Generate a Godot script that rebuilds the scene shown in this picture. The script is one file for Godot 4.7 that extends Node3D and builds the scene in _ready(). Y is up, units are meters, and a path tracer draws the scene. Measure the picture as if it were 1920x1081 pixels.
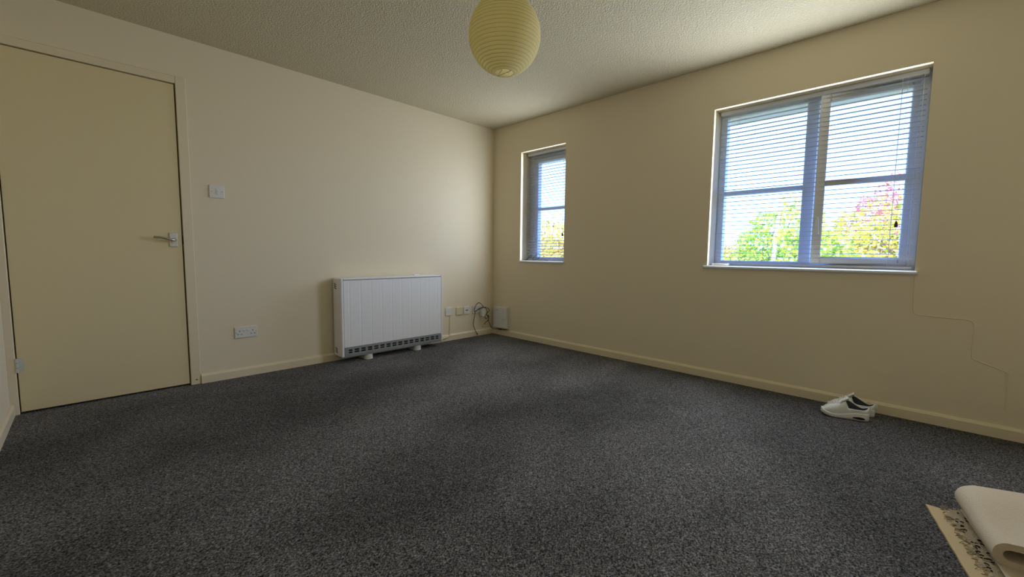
extends Node3D
# An empty living room: cream walls, charcoal carpet, two windows with white blinds.
# Axes: the corner between the door wall (x = 0) and the window wall (z = 0) is the origin; the room is x > 0, z > 0; floor y = 0.

const ROOM_X := 4.45
const ROOM_Z := 3.62
const ROOM_H := 2.30
const SILL_Y := 0.852

var used := {}
var M := {}
var rng := RandomNumberGenerator.new()


func _ready() -> void:
	rng.seed = 7
	# ---------------------------------------------------------------- camera
	var cam := Camera3D.new()
	cam.name = "camera"
	add_child(cam, true)
	var yaw := 0.777349
	var pitch := -0.083952
	var roll := 0.010876
	var fw := Vector3(-sin(yaw) * cos(pitch), sin(pitch), -cos(yaw) * cos(pitch))
	var r0 := Vector3(cos(yaw), 0, -sin(yaw))
	var u0 := r0.cross(fw)
	var r1 := r0 * cos(roll) + u0 * sin(roll)
	var u1 := u0 * cos(roll) - r0 * sin(roll)
	cam.transform = Transform3D(Basis(r1, u1, -fw), Vector3(3.53697, 0.92686, 3.28094))
	cam.fov = rad_to_deg(2.0 * atan(540.5 / 783.44))
	cam.near = 0.05
	cam.far = 300.0
	cam.current = true
	# ---------------------------------------------------------------- sky, sun, exposure
	var sm := ProceduralSkyMaterial.new()
	sm.sky_top_color = Color(0.36, 0.58, 1.0)
	sm.sky_horizon_color = Color(0.56, 0.73, 1.0)
	sm.sky_curve = 0.25
	sm.ground_bottom_color = Color(0.36, 0.38, 0.26)
	sm.ground_horizon_color = Color(0.62, 0.66, 0.52)
	sm.sun_angle_max = 2.0
	sm.sky_energy_multiplier = 1.0
	sm.ground_energy_multiplier = 1.0
	var sky := Sky.new()
	sky.sky_material = sm
	var env := Environment.new()
	env.background_mode = Environment.BG_SKY
	env.sky = sky
	env.background_energy_multiplier = 8.0
	env.ambient_light_source = Environment.AMBIENT_SOURCE_SKY
	env.tonemap_mode = Environment.TONE_MAPPER_LINEAR
	env.tonemap_exposure = 1.0
	env.sdfgi_enabled = true
	env.ssao_enabled = true
	env.ssil_enabled = true
	var we := WorldEnvironment.new()
	we.name = "sky_and_exposure"
	we.environment = env
	add_child(we, true)
	var sun := DirectionalLight3D.new()
	sun.name = "sun"
	sun.light_color = Color(1.0, 0.94, 0.82)
	sun.light_energy = 5.0
	sun.light_angular_distance = 0.6
	sun.shadow_enabled = true
	sun.sky_mode = DirectionalLight3D.SKY_MODE_LIGHT_ONLY
	sun.look_at_from_position(Vector3(9, 14, 12), Vector3(0, 0, 0))
	add_child(sun, true)

	# daylight entering by the two windows: an area light in each opening, as large as the opening
	for w in [[2.37, 3.50, 3.0], [0.425, 1.012, 1.1]]:
		var day := AreaLight3D.new()
		day.name = "window_daylight"
		day.area_size = Vector2(w[1] - w[0] - 0.03, 1.10)
		day.area_normalize_energy = true
		day.light_color = Color(0.90, 0.94, 1.0)
		day.light_energy = w[2]
		day.area_range = 12.0
		day.area_attenuation = 2.0
		day.shadow_enabled = true
		day.position = Vector3((w[0] + w[1]) / 2.0, 1.42, -0.035)
		day.rotation = Vector3(0.0, PI, 0)
		add_child(day, true)

	materials()
	structure()
	door()
	windows()
	outside()
	heater()
	lantern()
	electrics()
	shoes()
	rug_pile()
	blind_cords()


# ==================================================================== helpers
func numbered(called: String) -> String:
	var n: int = used.get(called, 0)
	used[called] = n + 1
	return called if n == 0 else "%s_%03d" % [called, n]


class MB:
	var st := SurfaceTool.new()
	var o := Vector3.ZERO
	func _init(origin := Vector3.ZERO, smooth := false) -> void:
		o = origin
		st.begin(Mesh.PRIMITIVE_TRIANGLES)
		st.set_smooth_group(0 if smooth else -1)
	func smooth(on: bool) -> void:
		st.set_smooth_group(0 if on else -1)
	func tri(a: Vector3, b: Vector3, c: Vector3) -> void:   # counter-clockwise seen from outside; stored clockwise
		for p in [a, c, b]:
			st.add_vertex(p - o)
	func tri_out(a: Vector3, b: Vector3, c: Vector3, from: Vector3) -> void:
		if (b - a).cross(c - a).dot((a + b + c) / 3.0 - from) < 0.0:
			tri(a, c, b)
		else:
			tri(a, b, c)
	func quad(a: Vector3, b: Vector3, c: Vector3, d: Vector3) -> void:
		tri(a, b, c)
		tri(a, c, d)
	func quad_out(a: Vector3, b: Vector3, c: Vector3, d: Vector3, from: Vector3) -> void:
		tri_out(a, b, c, from)
		tri_out(a, c, d, from)
	# a box between two corners, edges chamfered by bev, turned by basis about its centre
	func box(lo: Vector3, hi: Vector3, bev := 0.0, turn := Basis.IDENTITY) -> void:
		var ce := (lo + hi) / 2.0
		var h := (hi - lo).abs() / 2.0
		var bv := minf(bev, minf(h.x, minf(h.y, h.z)) * 0.95)
		if bv <= 0.0:
			for ax in 3:
				for s in [-1.0, 1.0]:
					var p := []
					for q in [[-1.0, -1.0], [1.0, -1.0], [1.0, 1.0], [-1.0, 1.0]]:
						var v := Vector3.ZERO
						v[ax] = s * h[ax]
						v[(ax + 1) % 3] = q[0] * h[(ax + 1) % 3]
						v[(ax + 2) % 3] = q[1] * h[(ax + 2) % 3]
						p.append(ce + turn * v)
					quad_out(p[0], p[1], p[2], p[3], ce)
			return
		var corner := func(s: Vector3, ax: int) -> Vector3:
			var v := Vector3(s.x * h.x, s.y * h.y, s.z * h.z)
			for k in 3:
				if k != ax:
					v[k] -= s[k] * bv
			return ce + turn * v
		for ax in 3:
			var b := (ax + 1) % 3
			var c := (ax + 2) % 3
			for s in [-1.0, 1.0]:
				var p := []
				for q in [[-1.0, -1.0], [1.0, -1.0], [1.0, 1.0], [-1.0, 1.0]]:
					var sg := Vector3.ZERO
					sg[ax] = s
					sg[b] = q[0]
					sg[c] = q[1]
					p.append(corner.call(sg, ax))
				quad_out(p[0], p[1], p[2], p[3], ce)
			for s1 in [-1.0, 1.0]:
				for s2 in [-1.0, 1.0]:
					var e1 := Vector3.ZERO
					e1[ax] = -1.0
					e1[b] = s1
					e1[c] = s2
					var e2 := e1
					e2[ax] = 1.0
					quad_out(corner.call(e1, b), corner.call(e2, b), corner.call(e2, c), corner.call(e1, c), ce)
		for sx in [-1.0, 1.0]:
			for sy in [-1.0, 1.0]:
				for sz in [-1.0, 1.0]:
					var s := Vector3(sx, sy, sz)
					tri_out(corner.call(s, 0), corner.call(s, 1), corner.call(s, 2), ce)
	# a smooth tube along points; radii may be one number or an array
	func tube(pts: Array, radius, sides := 8, caps := true) -> void:
		st.set_smooth_group(0)
		var rings := []
		var t0: Vector3 = (pts[1] - pts[0]).normalized()
		var n := t0.cross(Vector3.UP if absf(t0.y) < 0.9 else Vector3.RIGHT).normalized()
		for i in pts.size():
			var t: Vector3 = (pts[mini(i + 1, pts.size() - 1)] - pts[maxi(i - 1, 0)]).normalized()
			n = (n - t * n.dot(t)).normalized()
			var b := t.cross(n)
			var r: float = radius[i] if radius is Array else radius
			var ring := []
			for k in sides:
				var a := TAU * k / sides
				ring.append(pts[i] + (n * cos(a) + b * sin(a)) * r)
			rings.append(ring)
		for i in pts.size() - 1:
			for k in sides:
				var k2 := (k + 1) % sides
				quad(rings[i][k], rings[i][k2], rings[i + 1][k2], rings[i + 1][k])
		if caps:
			st.set_smooth_group(-1)
			for e in [0, pts.size() - 1]:
				for k in sides:
					tri_out(pts[e], rings[e][k], rings[e][(k + 1) % sides], pts[1] if e == 0 else pts[pts.size() - 2])
	# lathe about a vertical axis through c; profile of Vector2(radius, height)
	func lathe(c: Vector3, prof: Array, seg := 32, smooth_it := true) -> void:
		st.set_smooth_group(0 if smooth_it else -1)
		for i in prof.size() - 1:
			for k in seg:
				var a1 := TAU * k / seg
				var a2 := TAU * ((k + 1) % seg) / seg
				var p := func(q: Vector2, a: float) -> Vector3: return c + Vector3(q.x * cos(a), q.y, q.x * sin(a))
				quad(p.call(prof[i], a1), p.call(prof[i], a2), p.call(prof[i + 1], a2), p.call(prof[i + 1], a1))
	# a closed outline in a plane (points in order), given depth along d
	func prism(outline: Array, d: Vector3) -> void:
		st.set_smooth_group(-1)
		var ce := Vector3.ZERO
		for p in outline:
			ce += p
		ce = ce / outline.size() + d / 2.0
		var flat := PackedVector2Array()
		var n := d.normalized()
		var ax := n.cross(Vector3.UP if absf(n.y) < 0.9 else Vector3.RIGHT).normalized()
		var ay := n.cross(ax)
		for p in outline:
			flat.append(Vector2(p.dot(ax), p.dot(ay)))
		var idx := Geometry2D.triangulate_polygon(flat)
		for i in range(0, idx.size(), 3):
			tri_out(outline[idx[i]], outline[idx[i + 1]], outline[idx[i + 2]], ce)
			tri_out(outline[idx[i]] + d, outline[idx[i + 1]] + d, outline[idx[i + 2]] + d, ce)
		for i in outline.size():
			var a: Vector3 = outline[i]
			var b: Vector3 = outline[(i + 1) % outline.size()]
			quad(a, b, b + d, a + d)
	# a grid of points (array of rows)
	func grid(rows: Array, smooth_it := true, closed := false) -> void:
		st.set_smooth_group(0 if smooth_it else -1)
		for i in rows.size() - 1:
			var w: int = rows[i].size()
			for k in (w if closed else w - 1):
				var k2 := (k + 1) % w
				quad(rows[i][k], rows[i][k2], rows[i + 1][k2], rows[i + 1][k])
	func done() -> ArrayMesh:
		st.generate_normals()
		return st.commit()


func place(called: String, mesh: Mesh, m: Material, parent: Node = self) -> MeshInstance3D:
	var o := MeshInstance3D.new()
	o.name = numbered(called) if parent == self else called
	o.mesh = mesh
	o.material_override = m
	parent.add_child(o, true)
	return o


func thing(called: String, label: String, category: String, at := Vector3.ZERO, group := "") -> Node3D:
	var o := Node3D.new()
	o.name = numbered(called)
	add_child(o, true)
	o.position = at
	tag(o, label, category, group)
	return o


func tag(o: Node, label: String, category: String, group := "") -> Node:
	o.set_meta("label", label)
	o.set_meta("category", category)
	if group:
		o.set_meta("group", group)
	return o


func setting(called: String, label: String, category: String, at := Vector3.ZERO) -> Node3D:
	var o := thing(called, label, category, at)
	o.set_meta("kind", "structure")
	return o


func struct(called: String, mesh: Mesh, m: Material, label: String, category: String) -> MeshInstance3D:
	var o := place(called, mesh, m)
	tag(o, label, category)
	o.set_meta("kind", "structure")
	return o


func curve(pts: Array, steps := 6) -> Array:   # Catmull-Rom through the points
	var out := []
	for i in pts.size() - 1:
		var p0: Vector3 = pts[maxi(i - 1, 0)]
		var p1: Vector3 = pts[i]
		var p2: Vector3 = pts[i + 1]
		var p3: Vector3 = pts[mini(i + 2, pts.size() - 1)]
		for k in steps:
			out.append(p1.cubic_interpolate(p2, p0, p3, float(k) / steps))
	out.append(pts[-1])
	return out


func bx(lo: Vector3, hi: Vector3, bev := 0.0, origin := Vector3.ZERO) -> ArrayMesh:
	var b := MB.new(origin)
	b.box(lo, hi, bev)
	return b.done()


func noise(freq: float, oct := 3, type := FastNoiseLite.TYPE_SIMPLEX_SMOOTH, sd := 1) -> FastNoiseLite:
	var n := FastNoiseLite.new()
	n.noise_type = type
	n.frequency = freq
	n.fractal_octaves = oct
	n.seed = sd
	return n


# a repeating grain of random tufts or specks: octaves of [cells a side, weight]; a normal map if asked, else grey levels mid +- spread
func grain(octaves: Array, sd: int, strength: float, normal: bool, mid := 0.5, spread := 1.0) -> ImageTexture:
	var gen := RandomNumberGenerator.new()
	gen.seed = sd
	var sum := PackedFloat32Array()
	sum.resize(1024 * 1024)
	sum.fill(0.0)
	var total := 0.0
	for oc in octaves:
		var n: int = oc[0]
		var raw := PackedByteArray()
		raw.resize(n * n)
		for i in n * n:
			raw[i] = gen.randi() & 255
		var im := Image.create_from_data(n, n, false, Image.FORMAT_L8, raw)
		if n < 1024:
			im.resize(1024, 1024, Image.INTERPOLATE_CUBIC)
		var d := im.get_data()
		var w: float = oc[1]
		total += w * w
		for i in 1024 * 1024:
			sum[i] += (d[i] / 255.0 - 0.5) * w
	total = sqrt(total)
	var out := PackedByteArray()
	out.resize(1024 * 1024)
	for i in 1024 * 1024:
		out[i] = int(clampf((0.5 if normal else mid) + sum[i] / total * (1.0 if normal else spread), 0.0, 1.0) * 255.0)
	var img := Image.create_from_data(1024, 1024, false, Image.FORMAT_L8, out)
	if normal:
		img.convert(Image.FORMAT_RGBA8)
		img.bump_map_to_normal_map(strength)
	return ImageTexture.create_from_image(img)


func mat(c: Color, rough := 0.6, metal := 0.0) -> StandardMaterial3D:
	var m := StandardMaterial3D.new()
	m.albedo_color = c
	m.roughness = rough
	m.metallic = metal
	m.cull_mode = BaseMaterial3D.CULL_DISABLED
	return m


func textured(m: StandardMaterial3D, scale: float, nt: Texture2D, depth: float) -> StandardMaterial3D:
	m.uv1_triplanar = true
	m.uv1_world_triplanar = true
	m.uv1_scale = Vector3.ONE * scale
	m.normal_enabled = true
	m.normal_texture = nt
	m.normal_scale = depth
	return m


func materials() -> void:
	var roller := grain([[512, 1.0]], 5, 1.6, true)
	M.wall = textured(mat(Color(0.925, 0.872, 0.752), 0.75), 0.8, roller, 0.12)
	M.ceiling = textured(mat(Color(0.82, 0.775, 0.65), 0.9), 0.75, grain([[256, 1.0], [512, 0.6]], 9, 9.0, true), 0.35)
	M.gloss = mat(Color(0.92, 0.862, 0.735), 0.4)            # cream gloss on skirting and door lining
	M.door = textured(mat(Color(0.90, 0.835, 0.655), 0.45), 1.0, roller, 0.1)
	M.frame = mat(Color(0.90, 0.91, 0.92), 0.35)
	M.slat = mat(Color(0.82, 0.83, 0.85), 0.6)
	M.cord = mat(Color(0.86, 0.86, 0.84), 0.8)
	M.dark_cord = mat(Color(0.20, 0.22, 0.24), 0.8)
	M.plastic = mat(Color(0.90, 0.89, 0.86), 0.35)
	M.old_plastic = mat(Color(0.89, 0.84, 0.70), 0.4)
	M.heater = mat(Color(0.95, 0.95, 0.945), 0.35)
	M.grille = mat(Color(0.56, 0.57, 0.57), 0.5)
	M.black = mat(Color(0.05, 0.05, 0.055), 0.6)
	M.cable = mat(Color(0.07, 0.07, 0.075), 0.5)
	M.chrome = mat(Color(0.80, 0.80, 0.80), 0.22, 1.0)
	M.satin = mat(Color(0.86, 0.86, 0.84), 0.35, 0.4)
	M.brown = mat(Color(0.32, 0.22, 0.12), 0.8)
	var glass := StandardMaterial3D.new()
	glass.albedo_color = Color(0.95, 0.98, 0.97, 0.04)
	glass.transparency = BaseMaterial3D.TRANSPARENCY_ALPHA
	glass.roughness = 0.02
	glass.cull_mode = BaseMaterial3D.CULL_DISABLED
	M.glass = glass
	# charcoal twist-pile carpet: salt-and-pepper tufts, brushed patches and painted shade come with the vertex colours
	var fleck := grain([[1024, 0.7], [512, 1.0], [256, 0.35]], 21, 0.0, false, 0.47, 0.62)
	M.carpet = textured(mat(Color(1, 1, 1), 1.0), 0.72, grain([[1024, 0.6], [512, 1.0]], 21, 5.0, true), 0.7)
	M.carpet.albedo_texture = fleck
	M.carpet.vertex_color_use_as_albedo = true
	M.carpet.metallic_specular = 0.1
	M.paper = mat(Color(0.94, 0.90, 0.70), 0.85)
	M.paper.backlight_enabled = true
	M.paper.backlight = Color(1.0, 0.95, 0.72)
	M.wire = mat(Color(0.72, 0.68, 0.52), 0.7)
	M.shoe = mat(Color(0.90, 0.90, 0.88), 0.6)
	M.sole = mat(Color(0.92, 0.92, 0.90), 0.5)
	M.lining = mat(Color(0.30, 0.33, 0.34), 0.9)
	M.lace = mat(Color(0.95, 0.95, 0.94), 0.8)
	M.window_black = mat(Color(0.06, 0.055, 0.05), 0.4)
	M.felt = textured(mat(Color(0.80, 0.74, 0.64), 1.0), 2.0, grain([[512, 1.0], [256, 1.0]], 31, 4.0, true), 0.5)
	M.backing = textured(mat(Color(0.74, 0.65, 0.48), 0.9), 3.0, roller, 0.3)
	M.weave = textured(mat(Color(0.66, 0.59, 0.46), 1.0), 2.5, grain([[256, 1.0], [512, 0.6]], 33, 7.0, true), 0.9)
	M.speck = mat(Color(0.20, 0.15, 0.10), 1.0)
	M.eave = mat(Color(0.93, 0.92, 0.88), 0.5)
	M.grass = mat(Color(0.42, 0.42, 0.26), 1.0)
	M.grass.specular_mode = BaseMaterial3D.SPECULAR_DISABLED
	M.bark = mat(Color(0.62, 0.58, 0.52), 0.9)
	M.bark.specular_mode = BaseMaterial3D.SPECULAR_DISABLED
	M.leaf = mat(Color(1, 1, 1), 0.7)
	M.leaf.specular_mode = BaseMaterial3D.SPECULAR_DISABLED
	M.leaf.vertex_color_use_as_albedo = true
	M.leaf.backlight_enabled = true
	M.leaf.backlight = Color(0.9, 0.95, 0.4)
	M.brick = mat(Color(0.72, 0.52, 0.44), 0.9)


# ==================================================================== the room
func structure() -> void:
	# floor: a grid, whose vertex colours carry the brushed lie of the pile and some painted shade
	var st := SurfaceTool.new()
	st.begin(Mesh.PRIMITIVE_TRIANGLES)
	var lie := noise(0.9, 3, FastNoiseLite.TYPE_SIMPLEX_SMOOTH, 11)
	var nx := 110
	var nz := 90
	for i in nx + 1:
		for k in nz + 1:
			var x := -0.15 + (ROOM_X + 0.3) * i / nx
			var z := -0.05 + (ROOM_Z + 0.2) * k / nz
			var v := lie.get_noise_2d(x * 1.3, z * 0.8) * 1.6
			v += 0.55 * cos((x - 1.42 + 0.12 * sin(z * 1.7)) * TAU / 1.45) * smoothstep(0.5, 1.4, z)
			v -= 0.9 * smoothstep(1.8, 2.7, x) * smoothstep(2.0, 1.1, z)  # painted shade: darkens the carpet on the right towards the window wall
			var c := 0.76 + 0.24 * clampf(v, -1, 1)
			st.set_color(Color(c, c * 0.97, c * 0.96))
			st.set_normal(Vector3.UP)
			st.add_vertex(Vector3(x, 0, z))
	for i in nx:
		for k in nz:
			var a := i * (nz + 1) + k
			for q in [a, a + nz + 1, a + 1, a + 1, a + nz + 1, a + nz + 2]:
				st.add_index(q)
	var fl := setting("floor", "charcoal grey speckled twist-pile carpet covering the whole floor", "carpet")
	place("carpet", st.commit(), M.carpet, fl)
	place("floor_slab", bx(Vector3(-0.3, -0.25, -0.3), Vector3(ROOM_X + 0.2, -0.006, ROOM_Z + 0.2)), M.brown, fl)

	struct("ceiling", bx(Vector3(-0.3, ROOM_H, -0.3), Vector3(ROOM_X + 0.2, ROOM_H + 0.2, ROOM_Z + 0.2)), M.ceiling, "cream stippled textured ceiling above the whole room", "ceiling")

	# door wall (x = 0) with its opening from z 2.77 to the back wall
	var b := MB.new()
	b.box(Vector3(-0.12, -0.05, -0.30), Vector3(0, ROOM_H + 0.05, 2.772))
	b.box(Vector3(-0.12, 2.043, 2.772), Vector3(0, ROOM_H + 0.05, ROOM_Z + 0.1))
	struct("wall_left", b.done(), M.wall, "cream wall with the door, the light switch and the white heater", "wall")

	struct("wall_light_block", bx(Vector3(-1.3, -0.2, 2.6), Vector3(-0.1205, 2.4, ROOM_Z + 0.2)), M.brown, "dark block added behind the door to stop sky light at its gaps", "wall")  # added block, keeps sky light from leaking under the door

	# window wall (z = 0), two openings
	b = MB.new()
	var y0 := SILL_Y - 0.022
	var y1 := 1.988
	var xs := [-0.12, 0.425, 1.012, 2.37, 3.50, ROOM_X + 0.15]
	for i in 5:
		if i == 1 or i == 3:
			b.box(Vector3(xs[i], -0.05, -0.30), Vector3(xs[i + 1], y0, 0))
			b.box(Vector3(xs[i], y1, -0.30), Vector3(xs[i + 1], ROOM_H + 0.05, 0))
		else:
			b.box(Vector3(xs[i], -0.05, -0.30), Vector3(xs[i + 1], ROOM_H + 0.05, 0))
	struct("wall_front", b.done(), M.wall, "cream wall holding the two windows", "wall")
	struct("wall_back", bx(Vector3(-0.12, -0.05, ROOM_Z), Vector3(ROOM_X + 0.15, ROOM_H + 0.05, ROOM_Z + 0.12)), M.wall, "narrow sliver of cream wall left of the door", "wall")
	struct("wall_right", bx(Vector3(ROOM_X, -0.05, -0.3), Vector3(ROOM_X + 0.12, ROOM_H + 0.05, ROOM_Z + 0.1)), M.wall, "cream wall on the right, beyond the folded rug", "wall")

	# skirting boards: chamfered top edge
	var sk := func(called: String, a: Vector3, d: Vector3, inward: Vector3, label: String) -> void:
		var m := MB.new()
		m.prism([a, a + inward * 0.015, a + inward * 0.015 + Vector3.UP * 0.052, a + inward * 0.007 + Vector3.UP * 0.064, a + Vector3.UP * 0.066], d)
		struct(called, m.done(), M.gloss, label, "skirting board")
	sk.call("baseboard_left", Vector3(0, 0, 0.015), Vector3(0, 0, 2.75), Vector3(1, 0, 0), "cream skirting board running behind the heater to the door")
	sk.call("baseboard_front", Vector3(0, 0, 0), Vector3(ROOM_X, 0, 0), Vector3(0, 0, 1), "cream skirting board under the windows, behind the white shoes")
	sk.call("baseboard_back", Vector3(0, 0, ROOM_Z), Vector3(ROOM_X, 0, 0), Vector3(0, 0, -1), "short white skirting board left of the door")
	sk.call("baseboard_right", Vector3(ROOM_X, 0, 0), Vector3(0, 0, ROOM_Z), Vector3(-1, 0, 0), "cream skirting board along the right wall")


func door() -> void:
	var d := setting("door_1", "flat cream painted door with a chrome lever handle", "door", Vector3(0, 0, 2.83))
	var o := d.position
	var b := MB.new(o)
	b.box(Vector3(-0.12, 0, 2.768), Vector3(0.006, 2.045, 2.822), 0.002)
	b.box(Vector3(-0.12, 1.999, 2.822), Vector3(0.006, 2.045, 3.622), 0.004)
	b.box(Vector3(-0.12, 0, 3.588), Vector3(0.006, 1.999, 3.622), 0.003)
	b.box(Vector3(-0.12, 0, 2.82), Vector3(-0.052, 1.999, 2.838))
	b.box(Vector3(-0.12, 0, 3.572), Vector3(-0.052, 1.999, 3.588))
	b.box(Vector3(-0.12, 1.98, 2.838), Vector3(-0.052, 1.999, 3.572))
	place("door_frame", b.done(), M.gloss, d)
	var leaf := place("door_leaf", bx(Vector3(-0.05, 0.012, 2.829), Vector3(-0.004, 1.993, 3.583), 0.002, o), M.door, d)
	var plate := place("handle_plate", bx(Vector3(-0.005, 0.944, 2.852), Vector3(0.005, 1.038, 2.895), 0.0035, o), M.satin, d)
	plate.set_meta("label", "pale satin metal handle plate")
	b = MB.new(o)
	b.tube([Vector3(0.004, 0.988, 2.872), Vector3(0.012, 0.988, 2.872)], 0.017, 20)
	b.tube(curve([Vector3(0.008, 0.988, 2.872), Vector3(0.030, 0.988, 2.872), Vector3(0.044, 0.990, 2.882), Vector3(0.048, 0.996, 2.91), Vector3(0.047, 1.004, 2.945), Vector3(0.046, 1.006, 2.978)], 5), 0.0075, 10)
	place("lever", b.done(), M.chrome, plate)
	b = MB.new(o)
	for k in 3:
		b.tube([Vector3(0.006, 0.240 + k * 0.027, 3.584), Vector3(0.006, 0.264 + k * 0.027, 3.584)], 0.0065, 10)
	b.box(Vector3(-0.003, 0.243, 3.560), Vector3(0.0005, 0.318, 3.583))
	place("hinge", b.done(), M.satin, d)
	place("strike_plate", bx(Vector3(-0.03, 0.965, 2.8195), Vector3(0.001, 1.02, 2.8235), 0.0, o), M.brown, d)
	place("paint_chip", bx(Vector3(0.004, 0.030, 2.785), Vector3(0.0068, 0.037, 2.797), 0.001, o), M.brown, d)


# ==================================================================== windows and blinds
func windows() -> void:
	var zf := -0.15      # inner face of the frames
	var zb := -0.215
	# ---- large window
	var w := setting("window_1", "large white two-light window behind the wide venetian blind", "window", Vector3(2.37, SILL_Y, zf))
	var o := w.position
	var b := MB.new(o)
	b.box(Vector3(2.37, 0.85, zb), Vector3(2.415, 1.99, zf), 0.004)
	b.box(Vector3(3.455, 0.85, zb), Vector3(3.50, 1.99, zf), 0.004)
	b.box(Vector3(2.415, 1.95, zb), Vector3(3.455, 1.99, zf), 0.004)
	b.box(Vector3(2.415, 0.85, zb), Vector3(3.455, 0.891, zf), 0.004)
	place("window_frame", b.done(), M.frame, w)
	place("mullion", bx(Vector3(2.912, 0.889, zb), Vector3(2.984, 1.952, zf), 0.005, o), M.frame, w)
	place("glazing_bar", bx(Vector3(2.413, 1.378, zb + 0.015), Vector3(2.914, 1.410, zf - 0.004), 0.005, o), M.frame, w)
	place("pane", bx(Vector3(2.412, 1.408, -0.186), Vector3(2.914, 1.952, -0.182), 0.0, o), M.glass, w)
	place("pane", bx(Vector3(2.412, 0.888, -0.186), Vector3(2.914, 1.380, -0.182), 0.0, o), M.glass, w)
	# the right-hand light: a casement hinged on its right edge and pushed open a little
	var sash := Node3D.new()
	sash.name = "casement"
	w.add_child(sash, true)
	var hinge := Vector3(3.462, 0.90, -0.190)
	sash.position = hinge - o
	sash.rotation.y = deg_to_rad(9.0)
	b = MB.new(hinge)
	var xl := 2.984
	var yb := 0.882
	var yt := 1.962
	b.box(Vector3(xl, yb, -0.205), Vector3(xl + 0.052, yt, -0.162), 0.005)
	b.box(Vector3(3.418, yb, -0.205), Vector3(3.462, yt, -0.162), 0.005)
	b.box(Vector3(xl + 0.052, yt - 0.045, -0.205), Vector3(3.418, yt, -0.162), 0.005)
	b.box(Vector3(xl + 0.052, yb, -0.205), Vector3(3.418, yb + 0.045, -0.162), 0.005)
	var fr := place("casement_frame", b.done(), M.frame, sash)
	place("glazing_bar", bx(Vector3(xl + 0.05, 1.386, -0.198), Vector3(3.42, 1.420, -0.168), 0.005, hinge), M.frame, sash)
	place("pane", bx(Vector3(xl + 0.05, 1.418, -0.186), Vector3(3.42, yt - 0.043, -0.182), 0.0, hinge), M.glass, sash)
	place("pane", bx(Vector3(xl + 0.05, yb + 0.043, -0.186), Vector3(3.42, 1.388, -0.182), 0.0, hinge), M.glass, sash)
	b = MB.new(hinge)
	b.box(Vector3(xl + 0.012, 1.120, -0.163), Vector3(xl + 0.032, 1.185, -0.155), 0.003)
	b.tube(curve([Vector3(xl + 0.022, 1.165, -0.158), Vector3(xl + 0.022, 1.165, -0.138), Vector3(xl + 0.024, 1.150, -0.130), Vector3(xl + 0.030, 1.07, -0.128)], 4), 0.007, 8)
	place("handle", b.done(), M.plastic, sash)
	# ---- small window
	var s := setting("window_2", "narrow white window with one glazing bar near the room corner", "window", Vector3(0.425, SILL_Y, zf))
	o = s.position
	b = MB.new(o)
	b.box(Vector3(0.425, 0.85, zb), Vector3(0.475, 1.99, zf), 0.004)
	b.box(Vector3(0.962, 0.85, zb), Vector3(1.012, 1.99, zf), 0.004)
	b.box(Vector3(0.475, 1.93, zb), Vector3(0.962, 1.99, zf), 0.004)
	b.box(Vector3(0.475, 0.85, zb), Vector3(0.962, 0.878, zf), 0.004)
	place("window_frame", b.done(), M.frame, s)
	b = MB.new(o)
	b.box(Vector3(0.476, 0.879, zb + 0.012), Vector3(0.545, 1.928, zf + 0.008), 0.005)
	b.box(Vector3(0.905, 0.879, zb + 0.012), Vector3(0.961, 1.928, zf + 0.008), 0.005)
	b.box(Vector3(0.545, 1.882, zb + 0.012), Vector3(0.905, 1.928, zf + 0.008), 0.005)
	b.box(Vector3(0.545, 0.879, zb + 0.012), Vector3(0.905, 0.890, zf + 0.008), 0.003)
	place("casement_frame", b.done(), M.frame, s)
	place("glazing_bar", bx(Vector3(0.543, 1.386, zb + 0.018), Vector3(0.907, 1.415, zf + 0.002), 0.005, o), M.frame, s)
	place("pane", bx(Vector3(0.543, 1.413, -0.186), Vector3(0.907, 1.884, -0.182), 0.0, o), M.glass, s)
	place("pane", bx(Vector3(0.543, 0.888, -0.186), Vector3(0.907, 1.388, -0.182), 0.0, o), M.glass, s)
	b = MB.new(o)
	b.box(Vector3(0.503, 1.090, -0.143), Vector3(0.521, 1.165, -0.134), 0.003)
	b.tube(curve([Vector3(0.512, 1.150, -0.136), Vector3(0.512, 1.150, -0.126), Vector3(0.511, 1.13, -0.122), Vector3(0.505, 1.06, -0.121)], 4), 0.006, 8)
	place("handle", b.done(), M.plastic, s)
	# ---- window boards
	struct("trim_1", bx(Vector3(2.34, SILL_Y - 0.022, -0.152), Vector3(3.515, SILL_Y, 0.016), 0.006), M.frame, "white window board under the large window", "window sill")
	struct("trim_2", bx(Vector3(0.418, SILL_Y - 0.022, -0.152), Vector3(1.022, SILL_Y, 0.014), 0.006), M.frame, "white window board under the narrow window", "window sill")
	# ---- blinds
	blind("venetian_blind", 2.386, 3.488, 1.983, [2.505, 2.93, 3.378], "wide white venetian blind lowered across the large window", 2.0, 3.469, 3.402)
	blind("venetian_blind", 0.440, 0.998, 1.983, [0.52, 0.93], "narrow white venetian blind lowered across the small corner window", 4.0, 0.965, 0.930)


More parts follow.
